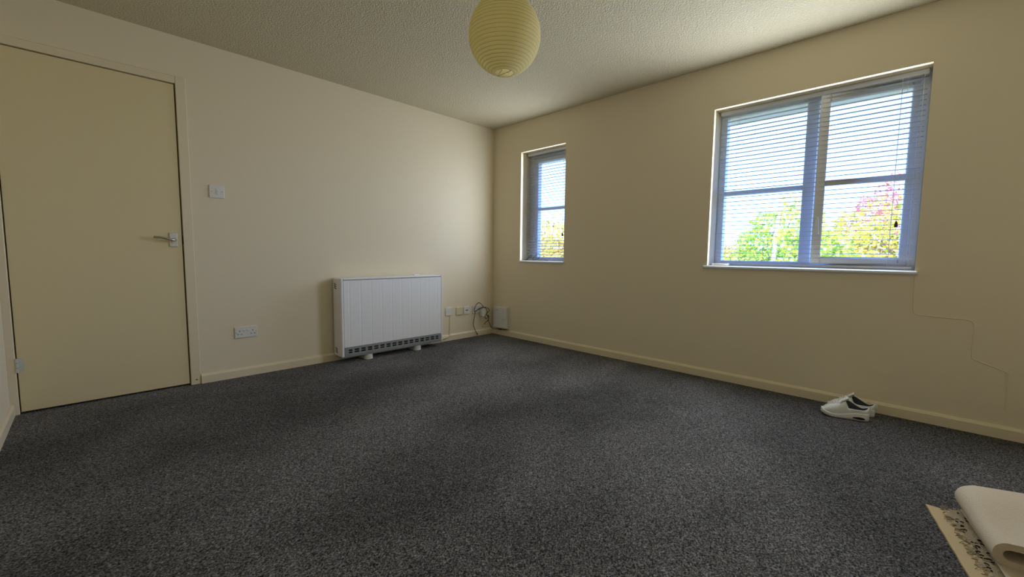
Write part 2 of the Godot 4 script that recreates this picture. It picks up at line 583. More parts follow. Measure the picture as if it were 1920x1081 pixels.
func blind(called: String, x0: float, x1: float, top: float, ladders: Array, label: String, tilt: float, lift_x: float, tassel_x: float) -> void:
	var zc := -0.105
	var t := thing(called, label, "blind", Vector3((x0 + x1) / 2.0, SILL_Y, zc), "white venetian blinds")
	var o := t.position
	place("headrail", bx(Vector3(x0, top - 0.026, zc - 0.019), Vector3(x1, top + 0.004, zc + 0.019), 0.003, o), M.slat, t)
	# one slat, 35 mm wide, slightly crowned, shared by all
	var b := MB.new()
	var rows := []
	var half := (x1 - x0) / 2.0 - 0.004
	for side in [1.0, -1.0]:
		for k in 7:
			var f: float = (k / 6.0 - 0.5) * side
			var p := Vector2(f * 0.035, 0.0028 * (1.0 - 4.0 * f * f) + 0.0005 * side)
			rows.append([Vector3(-half, p.y, p.x), Vector3(half, p.y, p.x)])
	rows.append(rows[0])
	b.grid(rows, true)
	var slat := b.done()
	var pitch := 0.0292
	var y := top - 0.045
	var n := 0
	while y > SILL_Y + 0.045:
		var sl := place("slat", slat, M.slat, t)
		sl.position = Vector3(0, y - o.y, 0)
		var k := tilt
		if x1 < 1.5 and y < 1.08:
			k = 12.0
		sl.rotation.x = deg_to_rad(k + 0.8 * sin(n * 2.3))
		y -= pitch
		n += 1
	place("bottom_rail", bx(Vector3(x0 + 0.002, SILL_Y + 0.006, zc - 0.018), Vector3(x1 - 0.002, SILL_Y + 0.020, zc + 0.018), 0.003, o), M.slat, t)
	for lx in ladders:
		b = MB.new(o)
		for dz in [-0.0185, 0.0185]:
			b.tube([Vector3(lx, SILL_Y + 0.02, zc + dz), Vector3(lx, top - 0.02, zc + dz)], 0.0009, 5)
		place("ladder_cord", b.done(), M.cord, t)
	b = MB.new(o)
	b.tube([Vector3(lift_x, top - 0.02, zc + 0.024), Vector3(lift_x, SILL_Y + 0.03, zc + 0.026)], 0.0011, 5)
	place("lift_cord", b.done(), M.cord, t)
	var c := MB.new(o)
	c.tube([Vector3(tassel_x, top - 0.02, zc + 0.024), Vector3(tassel_x, 1.14, zc + 0.024)], 0.0008, 5)
	var pull := place("pull_cord", c.done(), M.cord, t)
	c = MB.new(o)
	c.lathe(Vector3(tassel_x, 1.103, zc + 0.024), [Vector2(0.0, 0), Vector2(0.008, 0.001), Vector2(0.009, 0.012), Vector2(0.006, 0.030), Vector2(0.002, 0.038), Vector2(0, 0.039)], 12)
	var tas := place("tassel", c.done(), M.dark_cord, pull)
	tas.set_meta("label", "small dark cord tassel")


func blind_cords() -> void:
	# tangled cord left on the narrow sill, and a coil of white cord on the wide sill
	var b := MB.new(Vector3(0.50, SILL_Y, -0.07))
	var y := SILL_Y + 0.002
	b.tube(curve([Vector3(0.448, y, -0.045), Vector3(0.462, y + 0.012, -0.07), Vector3(0.500, y + 0.055, -0.082), Vector3(0.520, y + 0.048, -0.078), Vector3(0.485, y + 0.012, -0.06), Vector3(0.452, y, -0.04), Vector3(0.50, y + 0.001, -0.03), Vector3(0.57, y + 0.002, -0.04), Vector3(0.625, y + 0.02, -0.070), Vector3(0.640, y + 0.055, -0.080), Vector3(0.610, y + 0.075, -0.082), Vector3(0.575, y + 0.05, -0.080), Vector3(0.555, y + 0.015, -0.06), Vector3(0.58, y, -0.03), Vector3(0.66, y, -0.035), Vector3(0.78, y, -0.05)], 6), 0.0021, 6)
	var o := place("blind_cord", b.done(), M.dark_cord)
	o.position = Vector3(0.50, SILL_Y, -0.07)
	tag(o, "thin grey blind cord tangled in loops on the narrow window sill", "cord")
	b = MB.new(Vector3(2.45, SILL_Y, -0.045))
	var pts := []
	for i in 90:
		var a := TAU * i / 22.0
		var r := 1.0 - 0.07 * sin(i * 0.37)
		pts.append(Vector3(2.452 + 0.058 * r * cos(a), SILL_Y + 0.003 + 0.0033 * i / 22.0, -0.042 + 0.036 * r * sin(a)))
	b.tube(pts, 0.0024, 6)
	o = place("cord_coil", b.done(), M.plastic)
	o.position = Vector3(2.45, SILL_Y, -0.045)
	tag(o, "small coil of white cord on the left end of the wide sill", "cord")


# ==================================================================== outside
func outside() -> void:
	# eaves above the windows
	var b := MB.new()
	b.box(Vector3(-0.5, 2.12, -0.50), Vector3(ROOM_X + 0.5, 2.14, -0.30))
	b.box(Vector3(-0.5, 2.10, -0.52), Vector3(ROOM_X + 0.5, 2.30, -0.50))
	var rows := []
	for k in 11:
		var a := PI + PI * k / 10.0
		rows.append([Vector3(-0.5, 2.075 + 0.055 * sin(a), -0.577 + 0.055 * cos(a)), Vector3(ROOM_X + 0.5, 2.075 + 0.055 * sin(a), -0.577 + 0.055 * cos(a))])
	for k in 11:
		var a := TAU - PI * k / 10.0
		rows.append([Vector3(-0.5, 2.075 + 0.052 * sin(a), -0.577 + 0.052 * cos(a)), Vector3(ROOM_X + 0.5, 2.075 + 0.052 * sin(a), -0.577 + 0.052 * cos(a))])
	b.grid(rows)
	struct("trim_3", b.done(), M.eave, "white roof eaves and gutter seen at the top of the windows", "eaves")
	var g := struct("ground", bx(Vector3(-90, -3.2, -120), Vector3(90, -2.8, -0.6)), M.grass, "rough green grass outside below the windows", "ground")
	g.set_meta("kind", "structure")
	# trees: [x, z, crown centre y, crown radius, crown height, colour, leaves, label]
	tree("pale_tree", Vector3(0.83, -2.8, -9.0), 5.15, [[0.83, 0.9, -9.9, 1.25, 1.45], [0.1, 0.1, -9.9, 1.2, 1.1], [1.6, 0.4, -9.9, 1.1, 1.2]], Color(0.50, 0.58, 0.22), 17000, "pale-trunked green tree outside the left half of the large window", true)
	tree("tree", Vector3(2.65, -2.8, -12.7), 4.8, [[2.65, 1.0, -12.7, 1.6, 1.5], [3.9, 1.4, -13.0, 1.2, 1.7], [1.7, 0.5, -12.6, 1.2, 1.3]], Color(0.55, 0.56, 0.22), 17000, "yellow-green tree outside the right half of the large window", false)
	tree("tree", Vector3(-0.9, -2.8, -10.5), 4.0, [[-0.9, 0.1, -10.5, 1.3, 1.2], [-0.1, -0.4, -10.0, 1.0, 1.0], [-1.9, -0.2, -11, 1.2, 1.1]], Color(0.60, 0.55, 0.24), 13000, "low yellowish tree outside the left edge of the large window", false)
	tree("tree", Vector3(-6.6, -2.8, -9.2), 4.9, [[-6.6, 0.7, -9.2, 1.5, 1.6], [-7.9, 0.4, -9.6, 1.3, 1.5], [-5.4, 0.3, -9.0, 1.2, 1.4]], Color(0.56, 0.55, 0.22), 17000, "yellow-green tree outside the narrow window", false)
	tree("copper_tree", Vector3(3.7, -2.8, -17.5), 7.0, [[3.7, 2.5, -17.5, 1.7, 1.8], [2.5, 2.0, -17.4, 1.4, 1.4]], Color(0.62, 0.38, 0.30), 6000, "reddish tree behind the others, at the right edge of the large window", false)
	var hedge := MultiMesh.new()
	var spots := []
	for i in 14000:
		var p := Vector3(rng.randf_range(-22, 8), 0, rng.randf_range(-15.5, -13.0))
		p.y = -2.7 + (2.9 + 0.5 * sin(p.x * 1.3) + 0.3 * sin(p.x * 3.1)) * sqrt(rng.randf())
		spots.append(p)
	var h := thing("hedge", "long yellow-green hedge behind the trees outside", "hedge", Vector3(-7, -2.8, -14.2))
	leaves(h, spots, Color(0.52, 0.54, 0.20), 0.17)
	var trunks := MB.new(h.position)
	for i in 15:
		trunks.tube([Vector3(-21 + i * 2, -2.8, -14.2), Vector3(-21 + i * 2 + 0.1, -1.2, -14.2)], 0.05, 6)
	var stems := place("stem", trunks.done(), M.bark, h)
	stems.set_meta("kind", "stuff")


func tree(called: String, root: Vector3, height: float, blobs: Array, tint: Color, count: int, label: String, pale: bool) -> void:
	var t := thing(called, label, "tree", root, "" if pale else "")
	var b := MB.new(root)
	var top := root + Vector3(0.05, height, 0)
	var trunk := curve([root, root + Vector3(0.06, height * 0.35, 0.02), root + Vector3(-0.03, height * 0.7, 0.05), top], 4)
	var radii := []
	for i in trunk.size():
		radii.append(lerpf(0.13 if pale else 0.10, 0.02, float(i) / (trunk.size() - 1)))
	b.tube(trunk, radii, 9)
	for bl in blobs:
		for k in 4:
			var s: Vector3 = trunk[4 + (k * 2) % 7]
			var e: Vector3 = Vector3(bl[0], bl[1], bl[2]) + Vector3(rng.randf_range(-0.8, 0.8), rng.randf_range(-0.3, 0.9), rng.randf_range(-0.6, 0.6)) * bl[3]
			b.tube(curve([s, (s + e) / 2.0 + Vector3(0, -0.15, 0), e], 3), [0.045, 0.04, 0.034, 0.026, 0.02, 0.014, 0.008], 6)
	var m: StandardMaterial3D = M.bark.duplicate()
	m.albedo_color = Color(0.86, 0.82, 0.78) if pale else Color(0.55, 0.47, 0.40)
	place("trunk", b.done(), m, t)
	var spots := []
	while spots.size() < count:
		var bl: Array = blobs[rng.randi() % blobs.size()]
		var v := Vector3(rng.randf_range(-1, 1), rng.randf_range(-1, 1), rng.randf_range(-1, 1))
		if v.length() > 1.0 or v.length() < 0.35:
			continue
		v *= 1.0 + 0.18 * sin(v.x * 9.0 + bl[0]) * sin(v.y * 8.0)
		spots.append(Vector3(bl[0], bl[1], bl[2]) + Vector3(v.x * bl[3], v.y * bl[4], v.z * bl[3]))
	leaves(t, spots, tint, 0.115)


func leaves(t: Node3D, spots: Array, tint: Color, size: float) -> void:
	var b := MB.new()
	var l := [Vector3(0, 0, 0), Vector3(0.32, 0.35, 0.06), Vector3(0.30, 0.7, 0.05), Vector3(0, 1, -0.08), Vector3(-0.30, 0.7, 0.05), Vector3(-0.32, 0.35, 0.06)]
	var mid := Vector3(0, 0.5, -0.02)
	for k in 6:
		b.tri(mid, l[k], l[(k + 1) % 6])
	var mm := MultiMesh.new()
	mm.transform_format = MultiMesh.TRANSFORM_3D
	mm.use_colors = true
	mm.mesh = b.done()
	mm.instance_count = spots.size()
	for i in spots.size():
		var bas := Basis.from_euler(Vector3(rng.randf() * TAU, rng.randf() * TAU, rng.randf() * TAU)).scaled(Vector3.ONE * size * rng.randf_range(0.6, 1.25))
		mm.set_instance_transform(i, Transform3D(bas, spots[i] - t.position))
		var k := rng.randf_range(0.65, 1.2)
		mm.set_instance_color(i, Color(1.7 * tint.r * k * rng.randf_range(0.9, 1.15), 1.62 * tint.g * k, 2.6 * tint.b * k * rng.randf_range(0.6, 1.2)).srgb_to_linear())
	var o := MultiMeshInstance3D.new()
	o.name = "foliage"
	o.multimesh = mm
	o.material_override = M.leaf
	o.set_meta("kind", "stuff")
	t.add_child(o, true)


# ==================================================================== storage heater
func heater() -> void:
	var xb := 0.016
	var xf := 0.172
	var za := 0.838    # right end
	var zb := 1.846    # left end
	var yb := 0.052
	var yt := 0.708
	var t := thing("storage_heater", "white electric storage heater with a grey grille, standing against the left wall", "heater", Vector3(0.09, 0, (za + zb) / 2.0))
	var o := t.position
	var b := MB.new(o)
	b.box(Vector3(xb, yb, zb - 0.022), Vector3(xf, yt, zb), 0.006)
	b.box(Vector3(xb, yb, za), Vector3(xf, yt, za + 0.016), 0.006)
	b.box(Vector3(xb, yt - 0.016, za + 0.0165), Vector3(xf, yt - 0.0005, zb - 0.0225), 0.006)
	b.box(Vector3(xb, yb + 0.01, za + 0.006), Vector3(xf - 0.03, yt - 0.01, zb - 0.006))
	place("casing", b.done(), M.heater, t)
	# front panel with shallow upright flutes
	b = MB.new(o)
	var p0 := za + 0.017
	var p1 := zb - 0.023
	var flutes := 10
	var ol := [Vector3(xf - 0.02, 0.133, p0), Vector3(xf - 0.002, 0.133, p0)]
	for k in flutes:
		var z := lerpf(p0, p1, (k + 0.5) / flutes)
		ol.append(Vector3(xf - 0.002, 0.133, z - 0.008))
		ol.append(Vector3(xf - 0.0027, 0.133, z - 0.003))
		ol.append(Vector3(xf - 0.0027, 0.133, z + 0.003))
		ol.append(Vector3(xf - 0.002, 0.133, z + 0.008))
	ol.append(Vector3(xf - 0.002, 0.133, p1))
	ol.append(Vector3(xf - 0.02, 0.133, p1))
	b.prism(ol, Vector3(0, yt - 0.019 - 0.133, 0))
	place("front_panel", b.done(), M.heater, t)
	# grille: real slots in a grey strip, dark behind
	b = MB.new(o)
	var g0 := 0.060
	var g1 := 0.131
	b.box(Vector3(xf - 0.012, g0, p0), Vector3(xf - 0.001, 0.080, p1), 0.001)
	b.box(Vector3(xf - 0.012, 0.112, p0), Vector3(xf - 0.001, g1, p1), 0.001)
	b.box(Vector3(xf - 0.011, 0.0935, p0), Vector3(xf - 0.002, 0.0985, p1))
	var slots := 16
	var pitch := (p1 - p0 - 0.03) / slots
	for k in slots + 1:
		var z := p0 + 0.015 + pitch * k
		var wd := 0.0095 if k > 0 and k < slots else 0.018
		b.box(Vector3(xf - 0.012, 0.080, z - wd), Vector3(xf - 0.001, 0.112, z + wd))
	var gr := place("grille", b.done(), M.grille, t)
	gr.set_meta("label", "grey slotted outlet grille")
	place("grille_backing", bx(Vector3(xf - 0.03, g0, p0), Vector3(xf - 0.014, g1, p1), 0.0, o), M.black, t)
	place("bottom_lip", bx(Vector3(xb + 0.02, yb - 0.006, za + 0.004), Vector3(xf - 0.004, yb + 0.009, zb - 0.004), 0.003, o), M.grille, t)
	# three slanting slots, twice, on the left cheek
	for y in [0.640, 0.100]:
		for k in 3:
			b = MB.new(o)
			var yy: float = y + (k - 1) * 0.016
			b.box(Vector3(0.042, yy - 0.0042, zb - 0.004), Vector3(0.084, yy + 0.0042, zb + 0.0006), 0.0, Basis(Vector3(0, 0, 1), deg_to_rad(-14.0)))
			place("vent_slot", b.done(), M.black, t)
	# two white feet, half round at the front
	for z in [1.600, 1.107]:
		b = MB.new(o)
		var f := []
		for k in 13:
			var a := -PI / 2 + PI * k / 12.0
			f.append(Vector3(0.125 + 0.040 * cos(a), 0.0, z + 0.040 * sin(a)))
		f.append(Vector3(0.03, 0, z + 0.040))
		f.append(Vector3(0.03, 0, z - 0.040))
		b.prism(f, Vector3(0, 0.050, 0))
		var ft := place("foot", b.done(), M.plastic, t)
	b = MB.new(o)
	b.box(Vector3(0.02, yt - 0.004, 1.02), Vector3(0.05, yt + 0.008, 1.08), 0.003)
	place("control_cover", b.done(), M.heater, t)


# ==================================================================== paper lantern
func lantern() -> void:
	var c := Vector3(2.0, 1.985, 1.79)
	var R := 0.176
	var t := thing("paper_lantern", "round cream ribbed paper lantern shade hanging from the ceiling", "lampshade", Vector3(c.x, 1.80, c.z))
	var o := t.position
	# the paper: bulging between 26 wire rings, gathered in twelve gores
	var b := MB.new(o)
	var rows := []
	var rings := 27
	var a0 := -PI / 2 + 0.268
	var a1 := PI / 2 - 0.268
	for i in rings * 4 + 1:
		var f := float(i) / (rings * 4)
		var a := lerpf(a0, a1, f)
		var bulge := -0.0026 * pow(absf(cos(PI * f * rings)), 3.0)
		var row := []
		for k in 72:
			var an := TAU * k / 72.0
			var seam := -0.0006 * pow(absf(cos(an * 6.0)), 40.0)
			var r := (R + bulge + seam) * cos(a)
			row.append(c + Vector3(r * cos(an), (R + bulge) * sin(a) * 1.04, r * sin(an)))
		rows.append(row)
	b.grid(rows, true, true)
	var paper := place("paper_shade", b.done(), M.paper, t)
	b = MB.new(o)
	for i in rings + 1:
		var a := lerpf(a0, a1, float(i) / rings)
		var ring := []
		for k in 49:
			var an := TAU * k / 48.0
			var r := (R - 0.0024) * cos(a)
			ring.append(c + Vector3(r * cos(an), (R - 0.0024) * sin(a) * 1.04, r * sin(an)))
		b.tube(ring, 0.0008, 5, false)
	var hoops := place("wire_hoops", b.done(), M.wire, t)
	# stretcher wire inside
	b = MB.new(o)
	var rb := R * cos(a0)
	var ylo := c.y + R * sin(a0) * 1.04
	var yhi := c.y - R * sin(a0) * 1.04
	for s in [-1.0, 1.0]:
		b.tube([Vector3(c.x + s * rb, ylo, c.z), Vector3(c.x + s * rb * 0.4, ylo + 0.02, c.z), Vector3(c.x + s * rb * 0.5, yhi - 0.02, c.z), Vector3(c.x + s * rb, yhi, c.z)], 0.0016, 6)
	b.tube([Vector3(c.x - rb, ylo, c.z), Vector3(c.x + rb, ylo, c.z)], 0.0014, 6)
	place("stretcher", b.done(), M.wire, t)
	b = MB.new(o)
	b.tube([Vector3(c.x, yhi - 0.06, c.z), Vector3(c.x, ROOM_H - 0.02, c.z)], 0.003, 8)
	place("flex", b.done(), M.plastic, t)
	b = MB.new(o)
	b.lathe(Vector3(c.x, ROOM_H - 0.028, c.z), [Vector2(0.0, 0), Vector2(0.012, 0), Vector2(0.036, 0.012), Vector2(0.044, 0.028)], 28)
	place("ceiling_rose", b.done(), M.plastic, t)
	b = MB.new(o)
	b.lathe(Vector3(c.x, yhi - 0.10, c.z), [Vector2(0.0, 0.0), Vector2(0.018, 0), Vector2(0.019, 0.03), Vector2(0.012, 0.05), Vector2(0.0, 0.052)], 20)
	place("lamp_holder", b.done(), M.plastic, t)


# ==================================================================== switches, sockets, cables
func faceplate(called: String, label: String, category: String, z0: float, z1: float, y0: float, y1: float, m: Material, group := "") -> Node3D:
	var t := thing(called, label, category, Vector3(0, y0, (z0 + z1) / 2.0), group)
	place("plate", bx(Vector3(-0.001, y0, z0), Vector3(0.010, y1, z1), 0.0035, t.position), m, t)
	return t


func screw(t: Node3D, p: Vector3, m: Material) -> void:
	var b := MB.new(t.position)
	b.tube([p - Vector3(0.002, 0, 0), p + Vector3(0.0006, 0, 0)], 0.0035, 10)
	place("screw", b.done(), m, t)


func pin_hole(t: Node3D, p: Vector3, w: float, h: float) -> void:
	place("pin_hole", bx(p - Vector3(0.003, h / 2, w / 2), p + Vector3(0.0004, h / 2, w / 2), 0.0, t.position), M.black, t)


func electrics() -> void:
	# light switch by the door
	var t := faceplate("light_switch", "white plastic light switch on the wall beside the door", "light switch", 2.581, 2.669, 1.286, 1.374, M.plastic)
	for k in 2:
		var y := 1.312 + 0.020 * k
		var b := MB.new(t.position)
		b.box(Vector3(0.008, y - 0.001, 2.614), Vector3(0.0135, y + 0.017, 2.630), 0.002, Basis(Vector3(0, 0, 1), 0.18))
		place("rocker", b.done(), M.plastic, t)
	screw(t, Vector3(0.010, 1.330, 2.655), M.wire)
	screw(t, Vector3(0.010, 1.330, 2.595), M.wire)
	# double socket between the door and the heater
	double_socket("double_socket", "white double socket low on the wall between the door and the heater", 2.412, 2.557, 0.287, 0.369)
	# four plates by the corner
	t = faceplate("switched_outlet", "pale grey switched outlet plate right beside the heater", "outlet", 0.594, 0.680, 0.266, 0.352, M.plastic)
	place("rocker", bx(Vector3(0.009, 0.300, 0.628), Vector3(0.0135, 0.322, 0.642), 0.002, t.position), M.plastic, t)
	screw(t, Vector3(0.010, 0.309, 0.668), M.wire)
	screw(t, Vector3(0.010, 0.309, 0.606), M.wire)
	t = faceplate("blank_plate", "blank cream wall plate, second from the heater", "wall plate", 0.452, 0.540, 0.258, 0.346, M.old_plastic)
	screw(t, Vector3(0.010, 0.302, 0.526), M.old_plastic)
	screw(t, Vector3(0.010, 0.302, 0.466), M.old_plastic)
	t = faceplate("aerial_socket", "pale wall plate with a dark port, third from the heater", "outlet", 0.354, 0.438, 0.258, 0.344, M.plastic)
	place("port", bx(Vector3(0.007, 0.298, 0.378), Vector3(0.0106, 0.308, 0.414), 0.001, t.position), M.black, t)
	screw(t, Vector3(0.010, 0.326, 0.396), M.wire)
	double_socket("double_socket", "white double socket near the corner, half hidden by the plugged-in adapter", 0.165, 0.311, 0.258, 0.344)
	# adapter in that socket
	t = thing("power_adapter", "white plug-in power adapter with black cables looped over it, near the corner", "adapter", Vector3(0.03, 0.22, 0.19))
	place("body", bx(Vector3(0.0098, 0.219, 0.163), Vector3(0.058, 0.305, 0.212), 0.006, t.position), M.plastic, t)
	place("seam", bx(Vector3(0.03, 0.2185, 0.1625), Vector3(0.0315, 0.3055, 0.2125), 0.006, t.position), M.wire, t)
	# black cable: loops over the adapter and hangs loose on the left
	var a := Vector3(0.064, 0, 0)
	var b := MB.new(Vector3(0.06, 0.25, 0.22))
	b.tube(curve([Vector3(0.052, 0.228, 0.160), Vector3(0.066, 0.262, 0.150), Vector3(0.066, 0.300, 0.160), Vector3(0.062, 0.322, 0.195), Vector3(0.05, 0.318, 0.240), Vector3(0.035, 0.288, 0.283), Vector3(0.03, 0.276, 0.297), Vector3(0.03, 0.292, 0.309), Vector3(0.03, 0.325, 0.300), Vector3(0.03, 0.362, 0.270), Vector3(0.03, 0.374, 0.243), Vector3(0.03, 0.364, 0.215), Vector3(0.045, 0.330, 0.190), Vector3(0.058, 0.316, 0.215), Vector3(0.05, 0.302, 0.262), Vector3(0.03, 0.280, 0.290), Vector3(0.025, 0.22, 0.300), Vector3(0.025, 0.15, 0.316), Vector3(0.025, 0.10, 0.303), Vector3(0.026, 0.05, 0.277), Vector3(0.030, 0.030, 0.266)], 6), 0.0034, 8)
	var o := place("cable", b.done(), M.cable)
	o.position = Vector3(0.06, 0.25, 0.22)
	tag(o, "black cable looped over the white adapter, one end hanging loose to the skirting", "cable", "")
	var e := MB.new(o.position)
	e.tube([Vector3(0.0295, 0.036, 0.270), Vector3(0.033, 0.018, 0.258)], 0.0058, 10)
	place("connector", e.done(), M.cable, o)
	# second cable: from the adapter, loose tail, and on to the white box
	b = MB.new(Vector3(0.05, 0.2, 0.12))
	b.tube(curve([Vector3(0.05, 0.320, 0.190), Vector3(0.05, 0.316, 0.150), Vector3(0.045, 0.292, 0.105), Vector3(0.04, 0.272, 0.095), Vector3(0.045, 0.250, 0.130), Vector3(0.055, 0.235, 0.150), Vector3(0.048, 0.222, 0.125), Vector3(0.04, 0.205, 0.105), Vector3(0.035, 0.180, 0.098), Vector3(0.032, 0.155, 0.098), Vector3(0.032, 0.115, 0.075), Vector3(0.035, 0.075, 0.052), Vector3(0.060, 0.064, 0.046), Vector3(0.110, 0.066, 0.040), Vector3(0.165, 0.070, 0.036), Vector3(0.220, 0.074, 0.034), Vector3(0.255, 0.078, 0.034)], 6), 0.0034, 8)
	o = place("cable", b.done(), M.cable)
	o.position = Vector3(0.05, 0.2, 0.12)
	tag(o, "black cable running from the adapter along the corner to the white wall box", "cable", "")
	e = MB.new(o.position)
	e.tube([Vector3(0.150, 0.069, 0.037), Vector3(0.180, 0.071, 0.036)], 0.006, 10)
	place("connector", e.done(), M.cable, o)
	b = MB.new(Vector3(0.05, 0.17, 0.14))
	b.tube(curve([Vector3(0.055, 0.225, 0.172), Vector3(0.058, 0.200, 0.170), Vector3(0.05, 0.188, 0.150), Vector3(0.046, 0.196, 0.125), Vector3(0.046, 0.225, 0.120), Vector3(0.040, 0.205, 0.100), Vector3(0.036, 0.170, 0.105), Vector3(0.034, 0.140, 0.145), Vector3(0.034, 0.122, 0.162)], 6), 0.0034, 8)
	o = place("cable", b.done(), M.cable)
	o.position = Vector3(0.05, 0.17, 0.14)
	tag(o, "short black cable end curling below the white adapter", "cable", "")
	# white box in the corner, on the window wall
	t = thing("junction_box", "white rectangular wall box in the corner below the narrow window", "wall box", Vector3(0.15, 0.08, 0))
	place("cover", bx(Vector3(0.062, 0.083, 0.006), Vector3(0.268, 0.322, 0.050), 0.007, t.position), M.plastic, t)
	place("back_plate", bx(Vector3(0.052, 0.078, -0.001), Vector3(0.276, 0.328, 0.008), 0.003, t.position), M.plastic, t)
	place("badge", bx(Vector3(0.100, 0.282, 0.0495), Vector3(0.135, 0.288, 0.0506), 0.0, t.position), M.grille, t)
	place("seam", bx(Vector3(0.20, 0.185, 0.0495), Vector3(0.262, 0.188, 0.0506), 0.0, t.position), M.grille, t)
	# painted-over cable from the switched outlet down behind the heater
	b = MB.new(Vector3(0.0, 0.06, 0.62))
	b.tube(curve([Vector3(0.003, 0.268, 0.622), Vector3(0.003, 0.18, 0.621), Vector3(0.004, 0.10, 0.624), Vector3(0.018, 0.062, 0.634), Vector3(0.022, 0.045, 0.665), Vector3(0.022, 0.035, 0.72), Vector3(0.022, 0.04, 0.86)], 6), 0.0055, 8)
	o = place("heater_cable", b.done(), M.gloss)
	o.position = Vector3(0.0, 0.06, 0.62)
	tag(o, "cream painted cable dropping from the outlet plate to the heater", "cable")
	# painted-over cable on the window wall
	b = MB.new(Vector3(3.7, 0.4, 0))
	var z := 0.0006
	b.tube(curve([Vector3(3.503, 0.83, z), Vector3(3.507, 0.66, z), Vector3(3.512, 0.622, z), Vector3(3.535, 0.605, z), Vector3(3.63, 0.602, z), Vector3(3.720, 0.599, z), Vector3(3.742, 0.585, z), Vector3(3.748, 0.55, z), Vector3(3.749, 0.414, z), Vector3(3.766, 0.389, z), Vector3(3.865, 0.350, z), Vector3(3.876, 0.320, z), Vector3(3.881, 0.15, z)], 6), 0.0026, 6)
	o = place("wall_cable", b.done(), M.wall)
	o.position = Vector3(3.7, 0.4, 0)
	tag(o, "thin painted-over cable stepping down the wall from the large window", "cable")
	for s in [[0.095, 0.353, "small brown mark on the wall above the skirting near the corner"]]:
		var mk := place("wall_mark", bx(Vector3(-0.001, s[0] - 0.004, 0.150), Vector3(0.0006, s[0] + 0.003, 0.163), 0.0), M.brown)
		tag(mk, s[2], "mark")


func double_socket(called: String, label: String, z0: float, z1: float, y0: float, y1: float) -> void:
	var t := faceplate(called, label, "socket", z0, z1, y0, y1, M.plastic)
	var zc := (z0 + z1) / 2.0
	var yc := (y0 + y1) / 2.0
	for s in [1.0, -1.0]:
		var z: float = zc + s * 0.042
		pin_hole(t, Vector3(0.010, yc + 0.010, z), 0.0046, 0.009)
		pin_hole(t, Vector3(0.010, yc - 0.013, z + 0.011), 0.008, 0.0048)
		pin_hole(t, Vector3(0.010, yc - 0.013, z - 0.011), 0.008, 0.0048)
		place("rocker", bx(Vector3(0.008, yc + 0.008, zc + s * 0.012 - 0.009), Vector3(0.0135, yc + 0.022, zc + s * 0.012 + 0.009), 0.002, t.position), M.plastic, t)
		screw(t, Vector3(0.010, yc, zc + s * 0.064), M.wire)


